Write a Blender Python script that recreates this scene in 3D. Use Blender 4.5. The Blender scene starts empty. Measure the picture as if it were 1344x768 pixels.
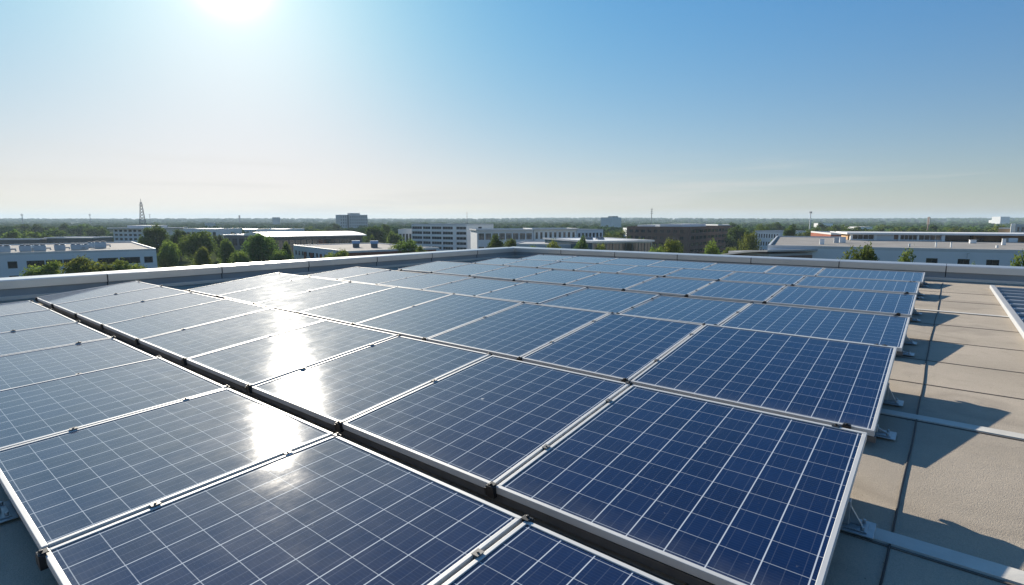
import bpy, bmesh, math, random
from mathutils import Vector, Matrix
R = math.radians
rnd = random.Random(7)
sc = bpy.context.scene
col = sc.collection

# ------------------------------------------------------------------ camera, light, exposure
F_PX, CXP, CYP, HOR = 697.0, 672.0, 384.0, 289.0
PITCH = math.atan((CYP - HOR) / F_PX)
CAMZ = 14.0
S = 1.2                                   # metres per unit of the roof layout
cam_d = bpy.data.cameras.new('camera'); cam = bpy.data.objects.new('camera', cam_d); col.objects.link(cam)
cam.location = (0, 0, CAMZ); cam.rotation_euler = (R(90) - PITCH, 0, 0)
cam_d.sensor_width = 36; cam_d.lens = 36 * F_PX / 1344; cam_d.clip_start = 0.05; cam_d.clip_end = 30000
sc.camera = cam

SUN_AZ, SUN_EL = -26.5, 21.5              # azimuth from +Y towards +X
sdir = Vector((math.sin(R(SUN_AZ)) * math.cos(R(SUN_EL)), math.cos(R(SUN_AZ)) * math.cos(R(SUN_EL)), math.sin(R(SUN_EL))))
sl = bpy.data.lights.new('sun', 'SUN'); sl.energy = 5.0; sl.angle = R(0.53); sl.color = (1.0, 0.915, 0.78)
so = bpy.data.objects.new('sun', sl); col.objects.link(so)
so.rotation_euler = (-sdir).to_track_quat('-Z', 'Y').to_euler(); so.location = (0, 0, 60)

world = bpy.data.worlds.new('World'); sc.world = world; world.use_nodes = True
wn, wl = world.node_tree.nodes, world.node_tree.links
wn.clear()
def wnode(t, **k):
    n = wn.new(t)
    for a, b in k.items(): setattr(n, a, b)
    return n
sky = wnode('ShaderNodeTexSky'); sky.sky_type = 'NISHITA'; sky.sun_disc = False
sky.sun_elevation = R(SUN_EL); sky.sun_rotation = R(SUN_AZ); sky.altitude = 50; sky.air_density = 1.0; sky.dust_density = 0.35; sky.ozone_density = 2.0
tc = wnode('ShaderNodeTexCoord')
nrm = wnode('ShaderNodeVectorMath', operation='NORMALIZE'); wl.new(tc.outputs['Generated'], nrm.inputs[0])
dot = wnode('ShaderNodeVectorMath', operation='DOT_PRODUCT'); wl.new(nrm.outputs[0], dot.inputs[0]); dot.inputs[1].default_value = sdir
def wmath(op, a, b=None):
    n = wnode('ShaderNodeMath', operation=op)
    for i, v in enumerate((a, b)):
        if v is None: continue
        if isinstance(v, (int, float)): n.inputs[i].default_value = v
        else: wl.new(v, n.inputs[i])
    return n.outputs[0]
dp = wmath('MAXIMUM', dot.outputs['Value'], 0.0)
def glow(power, amount): return wmath('MULTIPLY', wmath('POWER', dp, power), amount)
EFF = 0.055 * 2**0.75                     # picture value of one unit of sky radiance
g = wmath('ADD', wmath('ADD', glow(1100, 2.2), glow(120, .17)), glow(26, .13))       # hazy aureole round the sun, in picture values
gcol = wnode('ShaderNodeVectorMath', operation='SCALE'); gcol.inputs[0].default_value = (1.0/EFF, 0.93/EFF, 0.86/EFF); wl.new(g, gcol.inputs['Scale'])
# low thin veil of cirrus near the horizon
sep = wnode('ShaderNodeSeparateXYZ'); wl.new(nrm.outputs[0], sep.inputs[0])
mp = wnode('ShaderNodeMapping'); mp.inputs['Scale'].default_value = (1.3, 1.3, 26.0); mp.inputs['Rotation'].default_value = (0, R(3.0), 0); wl.new(nrm.outputs[0], mp.inputs[0])
nz = wnode('ShaderNodeTexNoise'); nz.inputs['Scale'].default_value = 1.7; nz.inputs['Detail'].default_value = 5; nz.inputs['Roughness'].default_value = 0.5; wl.new(mp.outputs[0], nz.inputs['Vector'])
rmp = wnode('ShaderNodeMapRange'); rmp.inputs[1].default_value = 0.5; rmp.inputs[2].default_value = 0.72; wl.new(nz.outputs['Fac'], rmp.inputs[0])
band = wnode('ShaderNodeMapRange'); band.interpolation_type = 'SMOOTHSTEP'; band.inputs[1].default_value = 0.13; band.inputs[2].default_value = 0.03; wl.new(sep.outputs['Z'], band.inputs[0])
veil = wmath('MULTIPLY', wmath('MULTIPLY', rmp.outputs[0], band.outputs[0]), 0.85)
elev = wnode('ShaderNodeMapRange'); elev.interpolation_type = 'SMOOTHSTEP'; elev.inputs[1].default_value = 0.0; elev.inputs[2].default_value = 0.42; wl.new(sep.outputs['Z'], elev.inputs[0])
tmix = wnode('ShaderNodeMix', data_type='RGBA'); wl.new(elev.outputs[0], tmix.inputs[0]); tmix.inputs[6].default_value = (.95, .96, 1.06, 1); tmix.inputs[7].default_value = (.60, 1.19, 1.70, 1)
tint = wnode('ShaderNodeVectorMath', operation='MULTIPLY'); wl.new(sky.outputs[0], tint.inputs[0]); wl.new(tmix.outputs[2], tint.inputs[1])
ssep = wnode('ShaderNodeSeparateXYZ'); wl.new(tint.outputs[0], ssep.inputs[0]); scmb = wnode('ShaderNodeCombineXYZ')
for i_, lim in enumerate((.96, .92, .92)):          # thick air does not outshine the low sky near the sun
    x_ = wmath('MULTIPLY', ssep.outputs[i_], EFF / lim)
    x_ = wmath('DIVIDE', x_, wmath('POWER', wmath('ADD', wmath('POWER', x_, 2.6), 1.0), 1/2.6))
    wl.new(wmath('MULTIPLY', x_, lim / EFF), scmb.inputs[i_])
veilmix = wnode('ShaderNodeMix', data_type='RGBA'); wl.new(veil, veilmix.inputs[0]); wl.new(scmb.outputs[0], veilmix.inputs[6]); veilmix.inputs[7].default_value = (.72/EFF, .70/EFF, .66/EFF, 1)
addv = wnode('ShaderNodeVectorMath', operation='ADD'); wl.new(veilmix.outputs[2], addv.inputs[0]); wl.new(gcol.outputs[0], addv.inputs[1])
bg = wnode('ShaderNodeBackground'); bg.inputs['Strength'].default_value = 0.055; wl.new(addv.outputs[0], bg.inputs[0])
wo = wnode('ShaderNodeOutputWorld'); wl.new(bg.outputs[0], wo.inputs['Surface'])
sc.view_settings.view_transform = 'Standard'; sc.view_settings.look = 'None'; sc.view_settings.gamma = 1; sc.view_settings.use_curve_mapping = False
sc.view_settings.exposure = 0.75
sc.cycles.use_denoising = True
sc.cycles.max_bounces = 6; sc.cycles.diffuse_bounces = 2; sc.cycles.glossy_bounces = 3; sc.cycles.transmission_bounces = 3
sc.cycles.transparent_max_bounces = 8; sc.cycles.volume_bounces = 1
sc.cycles.sample_clamp_indirect = 8

HAZE_DENSITY = 1.6e-4
# ------------------------------------------------------------------ helpers
def ray(px, py):
    x, y = (px - CXP) / F_PX, (CYP - py) / F_PX
    return Vector((x, math.cos(PITCH) + y * math.sin(PITCH), y * math.cos(PITCH) - math.sin(PITCH)))
def at(px, D, py=HOR):                    # the point D metres ahead seen in that direction
    r = ray(px, py); t = D / r.y
    return Vector((r.x * t, D, CAMZ + r.z * t))
def zat(py, D): return at(CXP, D, py).z

def tag(o, label=None, cat=None, group=None, kind=None):
    if label: o['label'] = label
    if cat: o['category'] = cat
    if group: o['group'] = group
    if kind: o['kind'] = kind
    return o
def empty(name, loc=(0, 0, 0), rz=0.0, parent=None):
    o = bpy.data.objects.new(name, None); col.objects.link(o); o.location = loc; o.rotation_euler = (0, 0, rz)
    o.empty_display_size = 0.2
    if parent: o.parent = parent
    return o
class MB:
    def __init__(s): s.bm = bmesh.new(); s.uv = s.bm.loops.layers.uv.new('UVMap')
    def box(s, a, b, M=None):
        (x0, y0, z0), (x1, y1, z1) = a, b
        vs = [Vector(p) for p in ((x0,y0,z0),(x1,y0,z0),(x1,y1,z0),(x0,y1,z0),(x0,y0,z1),(x1,y0,z1),(x1,y1,z1),(x0,y1,z1))]
        if M: vs = [M @ v for v in vs]
        v = [s.bm.verts.new(p) for p in vs]
        for f in ((0,3,2,1),(4,5,6,7),(0,1,5,4),(1,2,6,5),(2,3,7,6),(3,0,4,7)): s.bm.faces.new([v[i] for i in f])
        return s
    def quad(s, pts, uvs=None):
        f = s.bm.faces.new([s.bm.verts.new(p) for p in pts])
        if uvs:
            for l, u in zip(f.loops, uvs): l[s.uv].uv = u
        return s
    def tube(s, pts, rad, n=8, cap=True):
        if not isinstance(rad, (list, tuple)): rad = [rad] * len(pts)
        pts = [Vector(p) for p in pts]; rings = []
        for i, p in enumerate(pts):
            d = (pts[min(i+1, len(pts)-1)] - pts[max(i-1, 0)]).normalized()
            a = d.orthogonal().normalized() if abs(d.z) > .9 else d.cross(Vector((0,0,1))).normalized()
            b = d.cross(a).normalized()
            rings.append([s.bm.verts.new(p + (a*math.cos(2*math.pi*k/n) + b*math.sin(2*math.pi*k/n))*rad[i]) for k in range(n)])
        for r0, r1 in zip(rings, rings[1:]):
            for k in range(n): s.bm.faces.new((r0[k], r0[(k+1)%n], r1[(k+1)%n], r1[k]))
        if cap: s.bm.faces.new(rings[0][::-1]); s.bm.faces.new(rings[-1])
        return s
    def prism(s, poly, axis_from, axis_to, M=None):
        # poly: list of (a,b) in the plane; extruded from axis_from to axis_to along x
        f0 = [Vector((axis_from, a, b)) for a, b in poly]; f1 = [Vector((axis_to, a, b)) for a, b in poly]
        if M: f0 = [M @ v for v in f0]; f1 = [M @ v for v in f1]
        v0 = [s.bm.verts.new(p) for p in f0]; v1 = [s.bm.verts.new(p) for p in f1]; n = len(poly)
        for i in range(n): s.bm.faces.new((v0[i], v0[(i+1)%n], v1[(i+1)%n], v1[i]))
        s.bm.faces.new(v0[::-1]); s.bm.faces.new(v1)
        return s
    def build(s, name, mat, parent=None, bevel=0.0, smooth=False, loc=None):
        bmesh.ops.recalc_face_normals(s.bm, faces=s.bm.faces) if not getattr(s, 'raw', False) else None
        me = bpy.data.meshes.new(name); s.bm.to_mesh(me); s.bm.free()
        if mat: me.materials.append(mat)
        o = bpy.data.objects.new(name, me); col.objects.link(o)
        if parent: o.parent = parent
        if loc: o.location = loc
        if smooth:
            for p in me.polygons: p.use_smooth = True
        if bevel:
            m = o.modifiers.new('bevel', 'BEVEL'); m.width = bevel; m.segments = 2; m.limit_method = 'ANGLE'
        return o

class Mat:
    def __init__(s, name):
        s.m = bpy.data.materials.new(name); s.m.use_nodes = True; s.n = s.m.node_tree.nodes; s.l = s.m.node_tree.links
        s.p = s.n['Principled BSDF']; s.out = s.n['Material Output']
    def node(s, t, **k):
        n = s.n.new(t)
        for a, b in k.items(): setattr(n, a, b)
        return n
    def link(s, a, b): s.l.new(a, b)
    def val(s, sock, v):
        if isinstance(v, (int, float, tuple)): sock.default_value = v
        else: s.l.new(v, sock)
    def math(s, op, a, b=0.0, c=None):
        n = s.node('ShaderNodeMath', operation=op); s.val(n.inputs[0], a); s.val(n.inputs[1], b)
        if c is not None: s.val(n.inputs[2], c)
        return n.outputs[0]
    def mix(s, f, a, b):
        n = s.node('ShaderNodeMix', data_type='RGBA'); s.val(n.inputs[0], f); s.val(n.inputs[6], a); s.val(n.inputs[7], b); return n.outputs[2]
    def noise(s, scale, detail=4, rough=.55, vec=None, obj=True):
        n = s.node('ShaderNodeTexNoise'); n.inputs['Scale'].default_value = scale; n.inputs['Detail'].default_value = detail; n.inputs['Roughness'].default_value = rough
        if vec is None: vec = s.coord('Object' if obj else 'Generated')
        s.l.new(vec, n.inputs['Vector']); return n.outputs['Fac']
    def coord(s, w='Object'):
        if not hasattr(s, '_tc'): s._tc = s.node('ShaderNodeTexCoord')
        return s._tc.outputs[w]
    def ramp(s, f, lo, hi, a=0.0, b=1.0):
        n = s.node('ShaderNodeMapRange'); s.val(n.inputs[0], f); n.inputs[1].default_value = lo; n.inputs[2].default_value = hi; n.inputs[3].default_value = a; n.inputs[4].default_value = b; return n.outputs[0]
    def bump(s, h, strength=.3, dist=.01):
        n = s.node('ShaderNodeBump'); n.inputs['Strength'].default_value = strength; n.inputs['Distance'].default_value = dist; s.val(n.inputs['Height'], h); s.l.new(n.outputs[0], s.p.inputs['Normal'])
    def geo_pos(s): return s.node('ShaderNodeNewGeometry').outputs['Position']
def simple(name, c, rough=.6, metal=0.0, var=.12, scale=1.5, spec=None, bump=0):
    m = Mat(name); pos = m.geo_pos()
    f = m.noise(scale, 5, .6, pos)
    k0 = tuple(x*(1-var) for x in c) + (1,); k1 = tuple(min(1, x*(1+var)) for x in c) + (1,)
    m.val(m.p.inputs['Base Color'], m.mix(m.ramp(f, .3, .7), k0, k1))
    m.p.inputs['Roughness'].default_value = rough; m.p.inputs['Metallic'].default_value = metal
    if spec is not None: m.p.inputs['Specular IOR Level'].default_value = spec
    elif rough >= .75: m.p.inputs['Specular IOR Level'].default_value = .08
    if bump: m.bump(f, bump, .02)
    return m.m

# ------------------------------------------------------------------ materials
def mat_roof():
    m = Mat('mineral_felt'); pos = m.geo_pos()
    big = m.noise(.9, 5, .6, pos); mid = m.noise(6, 4, .6, pos); gr = m.noise(240, 2, .7, pos)
    v = m.node('ShaderNodeTexVoronoi'); v.inputs['Scale'].default_value = 95; m.link(pos, v.inputs['Vector'])
    c = m.mix(m.ramp(big, .3, .72), (.43, .365, .285, 1), (.565, .48, .38, 1))
    c = m.mix(m.math('MULTIPLY', m.ramp(mid, .55, .75), .35), c, (.31, .26, .205, 1))
    c = m.mix(m.ramp(gr, .35, .7, 0, .45), c, (.20, .17, .135, 1))
    c = m.mix(m.ramp(v.outputs['Distance'], .0, .16, .35, 0), c, (.70, .63, .53, 1))
    pud = m.noise(.55, 3, .5, pos); ring = m.ramp(m.math('ABSOLUTE', m.math('SUBTRACT', pud, .56)), .0, .035, .38, 0)
    c = m.mix(ring, c, (.25, .215, .175, 1)); c = m.mix(m.ramp(pud, .56, .62, 0, .22), c, (.30, .265, .225, 1))
    sct = m.ramp(m.noise(34, 2, .5, pos), .76, .79, 0, .7); c = m.mix(sct, c, (.13, .10, .07, 1))
    m.val(m.p.inputs['Base Color'], c); m.p.inputs['Roughness'].default_value = .93; m.p.inputs['Specular IOR Level'].default_value = .2
    m.bump(m.math('ADD', gr, m.math('MULTIPLY', mid, 1.0)), .7, .006)
    return m.m
def mat_glass():
    # silicon cells under textured solar glass; UV counts cells, object info varies each panel a little
    m = Mat('solar_cells'); uv = m.node('ShaderNodeUVMap').outputs[0]
    sp = m.node('ShaderNodeSeparateXYZ'); m.link(uv, sp.inputs[0]); U, V = sp.outputs[0], sp.outputs[1]
    def line(x, w):      # 1 on integer lines, half width w
        d = m.math('ABSOLUTE', m.math('SUBTRACT', m.math('FRACT', m.math('ADD', x, .5)), .5))
        return m.ramp(d, w*.75, w*1.25, 1, 0)
    grid = m.math('MAXIMUM', line(U, .015), m.math('MULTIPLY', line(V, .011), .62))
    bus = line(m.math('MULTIPLY', m.math('ADD', U, .1667), 3.0), .028)
    fing = line(m.math('MULTIPLY', V, 9.0), .10)
    fl = m.node('ShaderNodeVectorMath', operation='FLOOR'); m.link(uv, fl.inputs[0])
    oi = m.node('ShaderNodeObjectInfo')
    ad = m.node('ShaderNodeVectorMath', operation='ADD'); m.link(fl.outputs[0], ad.inputs[0]); m.link(oi.outputs['Random'], ad.inputs[1])
    wn_ = m.node('ShaderNodeTexWhiteNoise'); m.link(ad.outputs[0], wn_.inputs['Vector'])
    grain = m.noise(40, 4, .65)
    c = m.mix(wn_.outputs['Value'], (.0009, .010, .047, 1), (.0014, .015, .067, 1))
    c = m.mix(m.ramp(oi.outputs['Random'], 0, 1, 0, .5), c, (.003, .010, .050, 1))
    c = m.mix(m.ramp(grain, .35, .75, 0, .25), c, (.003, .026, .11, 1))
    c = m.mix(m.math('MULTIPLY', fing, .03), c, (.30, .36, .46, 1))
    c = m.mix(m.math('MULTIPLY', bus, .11), c, (.34, .38, .46, 1))
    c = m.mix(m.math('MULTIPLY', grid, .9), c, (.62, .66, .70, 1))
    pos = m.geo_pos()
    dust = m.ramp(m.noise(2.2, 6, .65, pos), .45, .85, .0, .022)
    # dried run marks down the slope, a dirt rim held back by the lower frame, specks and a few droppings
    mpp = m.node('ShaderNodeMapping'); mpp.inputs['Scale'].default_value = (1.2, 16, 1); m.link(m.coord('Object'), mpp.inputs[0])
    run = m.math('MULTIPLY', m.ramp(m.noise(1.0, 5, .6, mpp.outputs[0]), .58, .74, 0, .05), m.ramp(m.noise(1.7, 3, .5, pos), .4, .6))
    edge = m.math('MULTIPLY', m.ramp(V, 0, .9, .11, 0), m.ramp(m.noise(14, 4, .6, pos), .3, .7, .2, 1))
    edge = m.math('MULTIPLY', edge, m.ramp(V, -.2, 0, 1, 1))
    spk = m.math('MULTIPLY', m.ramp(m.noise(70, 2, .5, pos), .70, .78, 0, .4), m.ramp(m.noise(3, 3, .5, pos), .5, .65))
    drop = m.ramp(m.noise(8.5, 3, .5, pos), .775, .79, 0, .75)
    soil = m.math('MAXIMUM', m.math('MAXIMUM', dust, run), m.math('MAXIMUM', edge, spk))
    c = m.mix(soil, c, (.36, .35, .32, 1))
    c = m.mix(drop, c, (.62, .61, .57, 1))
    m.val(m.p.inputs['Metallic'], m.math('MULTIPLY', bus, .15))
    bn = m.node('ShaderNodeBump'); bn.inputs['Strength'].default_value = .35; bn.inputs['Distance'].default_value = .0006; m.val(bn.inputs['Height'], m.noise(16, 4, .6, pos)); m.link(bn.outputs[0], m.p.inputs['Coat Normal'])
    m.val(m.p.inputs['Base Color'], c)
    m.p.inputs['IOR'].default_value = 1.5; m.p.inputs['Specular IOR Level'].default_value = 0.018
    m.val(m.p.inputs['Roughness'], m.ramp(m.noise(9, 5, .6, pos), .3, .7, .64, .74))
    m.p.inputs['Coat Weight'].default_value = 1.0; m.val(m.p.inputs['Coat Roughness'], m.math('ADD', m.ramp(m.noise(4, 6, .72, pos), .35, .7, .044, .082), m.math('MULTIPLY', run, .5))); m.p.inputs['Coat IOR'].default_value = 1.5
    m.p.inputs['Sheen Weight'].default_value = 0; m.p.inputs['Sheen Roughness'].default_value = .45
    return m.m
M = dict(
    roof=mat_roof(), cells=mat_glass(),
    alu=simple('anodised_aluminium', (.60, .595, .575), .55, .2, .05, 8, spec=.2),
    galv=simple('galvanised_steel', (.42, .45, .46), .45, .75, .18, 14),
    rail=simple('dark_rail', (.16, .155, .15), .5, .5, .15, 8),
    black=simple('black_plastic', (.015, .015, .016), .5, 0, .2, 8),
    coping=simple('coping_sheet', (.56, .56, .55), .34, .55, .06, .8),
    joint=simple('joint_sealant', (.06, .06, .065), .8, 0, .2, 6),
    upstand=simple('upstand_sheet', (.30, .31, .32), .6, .25, .10, 1.4),
    strip=simple('pale_lap_strip', (.60, .57, .51), .85, 0, .10, 7, bump=.2),
    cable=simple('cable_rubber', (.02, .02, .022), .65, 0, .2, 20),
    seam_metal=simple('grey_seam_sheet', (.34, .37, .40), .45, .5, .08, 2),
    curb=simple('pale_curb_trim', (.38, .39, .40), .8, .1, .06, 4),
    white=simple('white_render', (.78, .78, .77), .8, 0, .07, .12),
    bluegrey=simple('bluegrey_cladding', (.70, .715, .73), .75, .1, .06, .1),
    palegrey=simple('pale_grey_panel', (.62, .64, .66), .7, 0, .06, .1),
    grey=simple('grey_concrete', (.46, .47, .48), .85, 0, .12, .2),
    brown=simple('brown_brick', (.20, .125, .095), .85, 0, .15, .6),
    redbrick=simple('red_brick', (.27, .10, .065), .85, 0, .15, .6),
    darkwall=simple('dark_cladding', (.09, .105, .12), .6, .1, .12, .3),
    teal=simple('teal_glass_wall', (.03, .09, .12), .12, .1, .15, .4),
    tan=simple('tan_panel', (.42, .28, .16), .75, 0, .1, .4),
    roofwhite=simple('white_roof_membrane', (.74, .73, .71), .55, 0, .06, .15),
    roofbeige=simple('gravel_roof', (.31, .29, .265), .9, 0, .16, .25),
    roofgrey=simple('grey_roof_felt', (.40, .40, .40), .8, 0, .12, .2),
    hvac=simple('unit_casing', (.34, .42, .50), .5, .4, .1, .6),
    frame=simple('window_frame', (.55, .56, .57), .5, .2, .05, 1),
    darkframe=simple('dark_window_frame', (.05, .055, .06), .5, .2, .1, 1),
    glass=simple('window_glass', (.018, .028, .036), .08, 0, .5, .35),
    mast=simple('mast_steel', (.24, .24, .25), .6, .4, .12, .6),
    rust=simple('weathered_mast', (.36, .25, .20), .7, .2, .2, .4),
    ground=None, bark=simple('bark', (.085, .065, .045), .95, 0, .3, 4, bump=.4),
    asphalt=simple('asphalt', (.055, .055, .057), .9, 0, .2, .5),
)
def mat_ground():
    m = Mat('ground_cover'); pos = m.geo_pos()
    a = m.noise(.012, 6, .6, pos); b = m.noise(.08, 5, .6, pos)
    c = m.mix(m.ramp(a, .35, .65), (.032, .05, .018, 1), (.065, .075, .032, 1))
    c = m.mix(m.ramp(b, .58, .72, 0, .6), c, (.10, .095, .08, 1))
    m.val(m.p.inputs['Base Color'], c); m.p.inputs['Roughness'].default_value = .95; m.p.inputs['Specular IOR Level'].default_value = 0
    return m.m
M['ground'] = mat_ground()
def mat_leaf(name, dark, light, yellow, thin=.5):
    m = Mat(name)
    g_ = m.node('ShaderNodeNewGeometry'); r1 = g_.outputs['Random Per Island']
    oi = m.node('ShaderNodeObjectInfo')
    cl = m.noise(2.6, 3, .6)
    c = m.mix(r1, dark + (1,), light + (1,))
    c = m.mix(m.ramp(cl, .45, .68, 0, .6), c, yellow + (1,))
    hs = m.node('ShaderNodeHueSaturation'); m.link(c, hs.inputs['Color']); m.val(hs.inputs['Hue'], m.ramp(oi.outputs['Random'], 0, 1, .48, .515)); m.val(hs.inputs['Value'], m.ramp(oi.outputs['Random'], 0, 1, .95, 1.4))
    m.val(m.p.inputs['Base Color'], hs.outputs[0]); m.p.inputs['Roughness'].default_value = .6; m.p.inputs['Specular IOR Level'].default_value = 0
    tr = m.node('ShaderNodeBsdfTranslucent'); m.link(hs.outputs[0], tr.inputs['Color'])
    mx = m.node('ShaderNodeMixShader'); mx.inputs[0].default_value = thin; m.link(m.p.outputs[0], mx.inputs[1]); m.link(tr.outputs[0], mx.inputs[2]); m.link(mx.outputs[0], m.out.inputs['Surface'])
    return m.m
FORESTM = mat_leaf('forest_green', (.035, .066, .020), (.065, .10, .030), (.085, .12, .036), .2)
LEAF = [mat_leaf('leaf_green', (.06, .105, .020), (.125, .18, .038), (.19, .22, .05)),
        mat_leaf('leaf_dark', (.045, .085, .022), (.095, .145, .036), (.14, .18, .045)),
        mat_leaf('leaf_light', (.085, .13, .022), (.17, .22, .042), (.24, .26, .05))]

# ------------------------------------------------------------------ the air
def build_haze():
    m = Mat('haze_air'); m.n.remove(m.p)
    v = m.node('ShaderNodeVolumePrincipled'); v.inputs['Color'].default_value = (.66, .83, 1.0, 1); v.inputs['Density'].default_value = HAZE_DENSITY; v.inputs['Anisotropy'].default_value = .12
    m.link(v.outputs[0], m.out.inputs['Volume'])
    b = MB(); b.box((-7000, -300, -1), (7000, 7000, 78)); o = b.build('haze', m.m); tag(o, kind='stuff')
build_haze()

# ------------------------------------------------------------------ ground
def hill(x, y):
    r = math.hypot(x, y); t = min(1, max(0, (r - 1500) / 2600)); t = t*t*(3 - 2*t)
    return t * (15 + 4*math.sin(x*.0011 + 1) + 3*math.sin(x*.0029))
def build_ground():
    b = MB(); bm = b.bm; n = 90; grid = []
    ys = [-200 + (6900 + 200) * (j/60)**1.5 for j in range(61)]
    xs = [-6900 + 13800*i/n for i in range(n+1)]
    for y in ys: grid.append([bm.verts.new((x, y, hill(x, y))) for x in xs])
    for j in range(60):
        for i in range(n): bm.faces.new((grid[j][i], grid[j][i+1], grid[j+1][i+1], grid[j+1][i]))
    tag(b.build('ground', M['ground'], smooth=True), kind='structure')
build_ground()

# ------------------------------------------------------------------ our roof (layout units: u to the left far side, v to the right far side, h below the eye)
AZU = R(-51.107)
UX = Vector((math.sin(AZU), math.cos(AZU), 0)); VX = Vector((math.cos(AZU), -math.sin(AZU), 0))
RZ = math.atan2(VX.y, VX.x)               # local x = v axis, local y = u axis
ROOF_H = 1.092
def P(u, v, h): 
    p = (UX*u + VX*v) * S; return Vector((p.x, p.y, CAMZ - S*h))
RZROOF = CAMZ - S*ROOF_H
U_END, V_END = 9.9, 12.4                  # inner faces of the two parapets
def roof_frame(name): return empty(name, (0, 0, 0), RZ)       # children are given in metres: x = v*S, y = u*S
b = MB(); b.box((-4*S, -14*S, 0), ((V_END + .25)*S, (U_END + .25)*S, RZROOF))
roof = b.build('roof', M['roof']); roof.rotation_euler = (0, 0, RZ); tag(roof, kind='structure')
# pale lap strips, thin laps of the felt
def lap(v, w, mat, name, dz=.004, skew=0.0, th=.006):
    q = MB(); y0, y1 = (-11*S, 8.8*S); x = v*S; k = skew*S
    for i in range(24):
        t0, t1 = i/24, (i+1)/24
        a = x + k*(t0-.5)*2 + .006*math.sin(i*1.9 + v); c = x + k*(t1-.5)*2 + .006*math.sin((i+1)*1.9 + v)
        ya, yb = y0 + (y1-y0)*t0, y0 + (y1-y0)*t1
        vs = [q.bm.verts.new(p) for p in ((a-w/2, ya, RZROOF), (a+w/2, ya, RZROOF), (c+w/2, yb, RZROOF), (c-w/2, yb, RZROOF),
              (a-w/2, ya, RZROOF+th), (a+w/2, ya, RZROOF+th), (c+w/2, yb, RZROOF+th), (c-w/2, yb, RZROOF+th))]
        for f in ((4,5,6,7),(0,1,5,4),(2,3,7,6),(1,2,6,5),(3,0,4,7)): q.bm.faces.new([vs[j] for j in f])
    q.build(name, mat, roof)
for v in (2.14, 3.62, 8.15): lap(v, .10, M['strip'], 'lap_strip', th=.010)
felt_edge = simple('felt_edge', (.15, .13, .11), .95, 0, .2, 5)
for v in (.7, 1.45, 4.42, 5.2, 6.1, 7.1, 9.25, 10.4): lap(v, .014, felt_edge, 'felt_lap', th=.004)
for v in (2.085, 3.565, 8.10): lap(v, .012, felt_edge, 'felt_lap', th=.005)

# parapets
def parapet(name, along_u, label):
    e = empty(name, (0, 0, 0), RZ)
    ptop = CAMZ - S*.81; h_cop = .145; over = .035; wide = .34
    if along_u:     # right far side, at v = V_END
        a0, a1 = -14*S, (U_END)*S
        w = MB(); w.box((V_END*S, a0, RZROOF - .3), (V_END*S + .27, a1 + .27, ptop - .025)); w.build('upstand', M['upstand'], e)
        k = MB(); k.prism([(V_END*S - .012, RZROOF + .004), (V_END*S - .012, RZROOF + .075), (V_END*S - .045, RZROOF + .012), (V_END*S - .06, RZROOF + .004)], 0, 1)
        k.bm.free()
        k = MB(); k.box((V_END*S - .03, a0, RZROOF + .002), (V_END*S - .002, a1, RZROOF + .07)); k.build('base_flashing', M['coping'], e, .004)
    else:
        a0, a1 = -4*S, V_END*S
        w = MB(); w.box((a0, U_END*S, RZROOF - .3), (a1, U_END*S + .27, ptop - .025)); w.build('upstand', M['upstand'], e)
        k = MB(); k.box((a0, U_END*S - .03, RZROOF + .002), (a1, U_END*S - .002, RZROOF + .07)); k.build('base_flashing', M['coping'], e, .004)
    # coping pieces 2.4 m long, a dark sealed joint between two pieces
    L = 2.0; p = a1
    while p > a0:
        q = max(a0, p - L); g = .004
        sec = [(-over, ptop - h_cop), (-over, ptop - .014), (0, ptop), (wide, ptop + .016), (wide + .02, ptop - h_cop), (wide + .005, ptop - h_cop), (wide - .01, ptop - .02), (0, ptop - .02), (-over + .015, ptop - .03), (-over + .015, ptop - h_cop)]
        c = MB()
        if along_u:
            Mx = Matrix(((0, 1, 0, V_END*S), (1, 0, 0, 0), (0, 0, 1, 0), (0, 0, 0, 1)))
            end = p + (wide if p == a1 else 0)
        else:
            Mx = Matrix(((1, 0, 0, 0), (0, 1, 0, U_END*S), (0, 0, 1, 0), (0, 0, 0, 1)))
            end = p - (over + .002 if p == a1 else 0)
        c.prism(sec, q + g, end - g, Mx); c.build('coping', M['coping'], e)
        if q > a0:
            j = MB()
            s2 = [(-over - .004, ptop - h_cop - .004), (-over - .004, ptop - .016), (0, ptop - .004), (wide, ptop + .010), (wide, ptop - .03), (0, ptop - .04), (-over + .010, ptop - h_cop)]
            j.prism(s2, q - .009, q + .009, Mx); j.build('coping_joint', M['joint'], e)
            u_ = MB()
            if along_u: u_.box((V_END*S - .006, q - .008, RZROOF + .08), (V_END*S - .001, q + .008, ptop - h_cop))
            else: u_.box((q - .008, U_END*S - .006, RZROOF + .08), (q + .008, U_END*S - .001, ptop - h_cop))
            u_.build('upstand_seam', M['joint'], e)
        p = q
    tag(e, label, 'parapet')
parapet('parapet_wall', False, 'low grey parapet with bright metal coping along the left side of the roof, glinting in the sun')
parapet('parapet_wall', True, 'low grey parapet with metal coping along the far right side of the roof')

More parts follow.
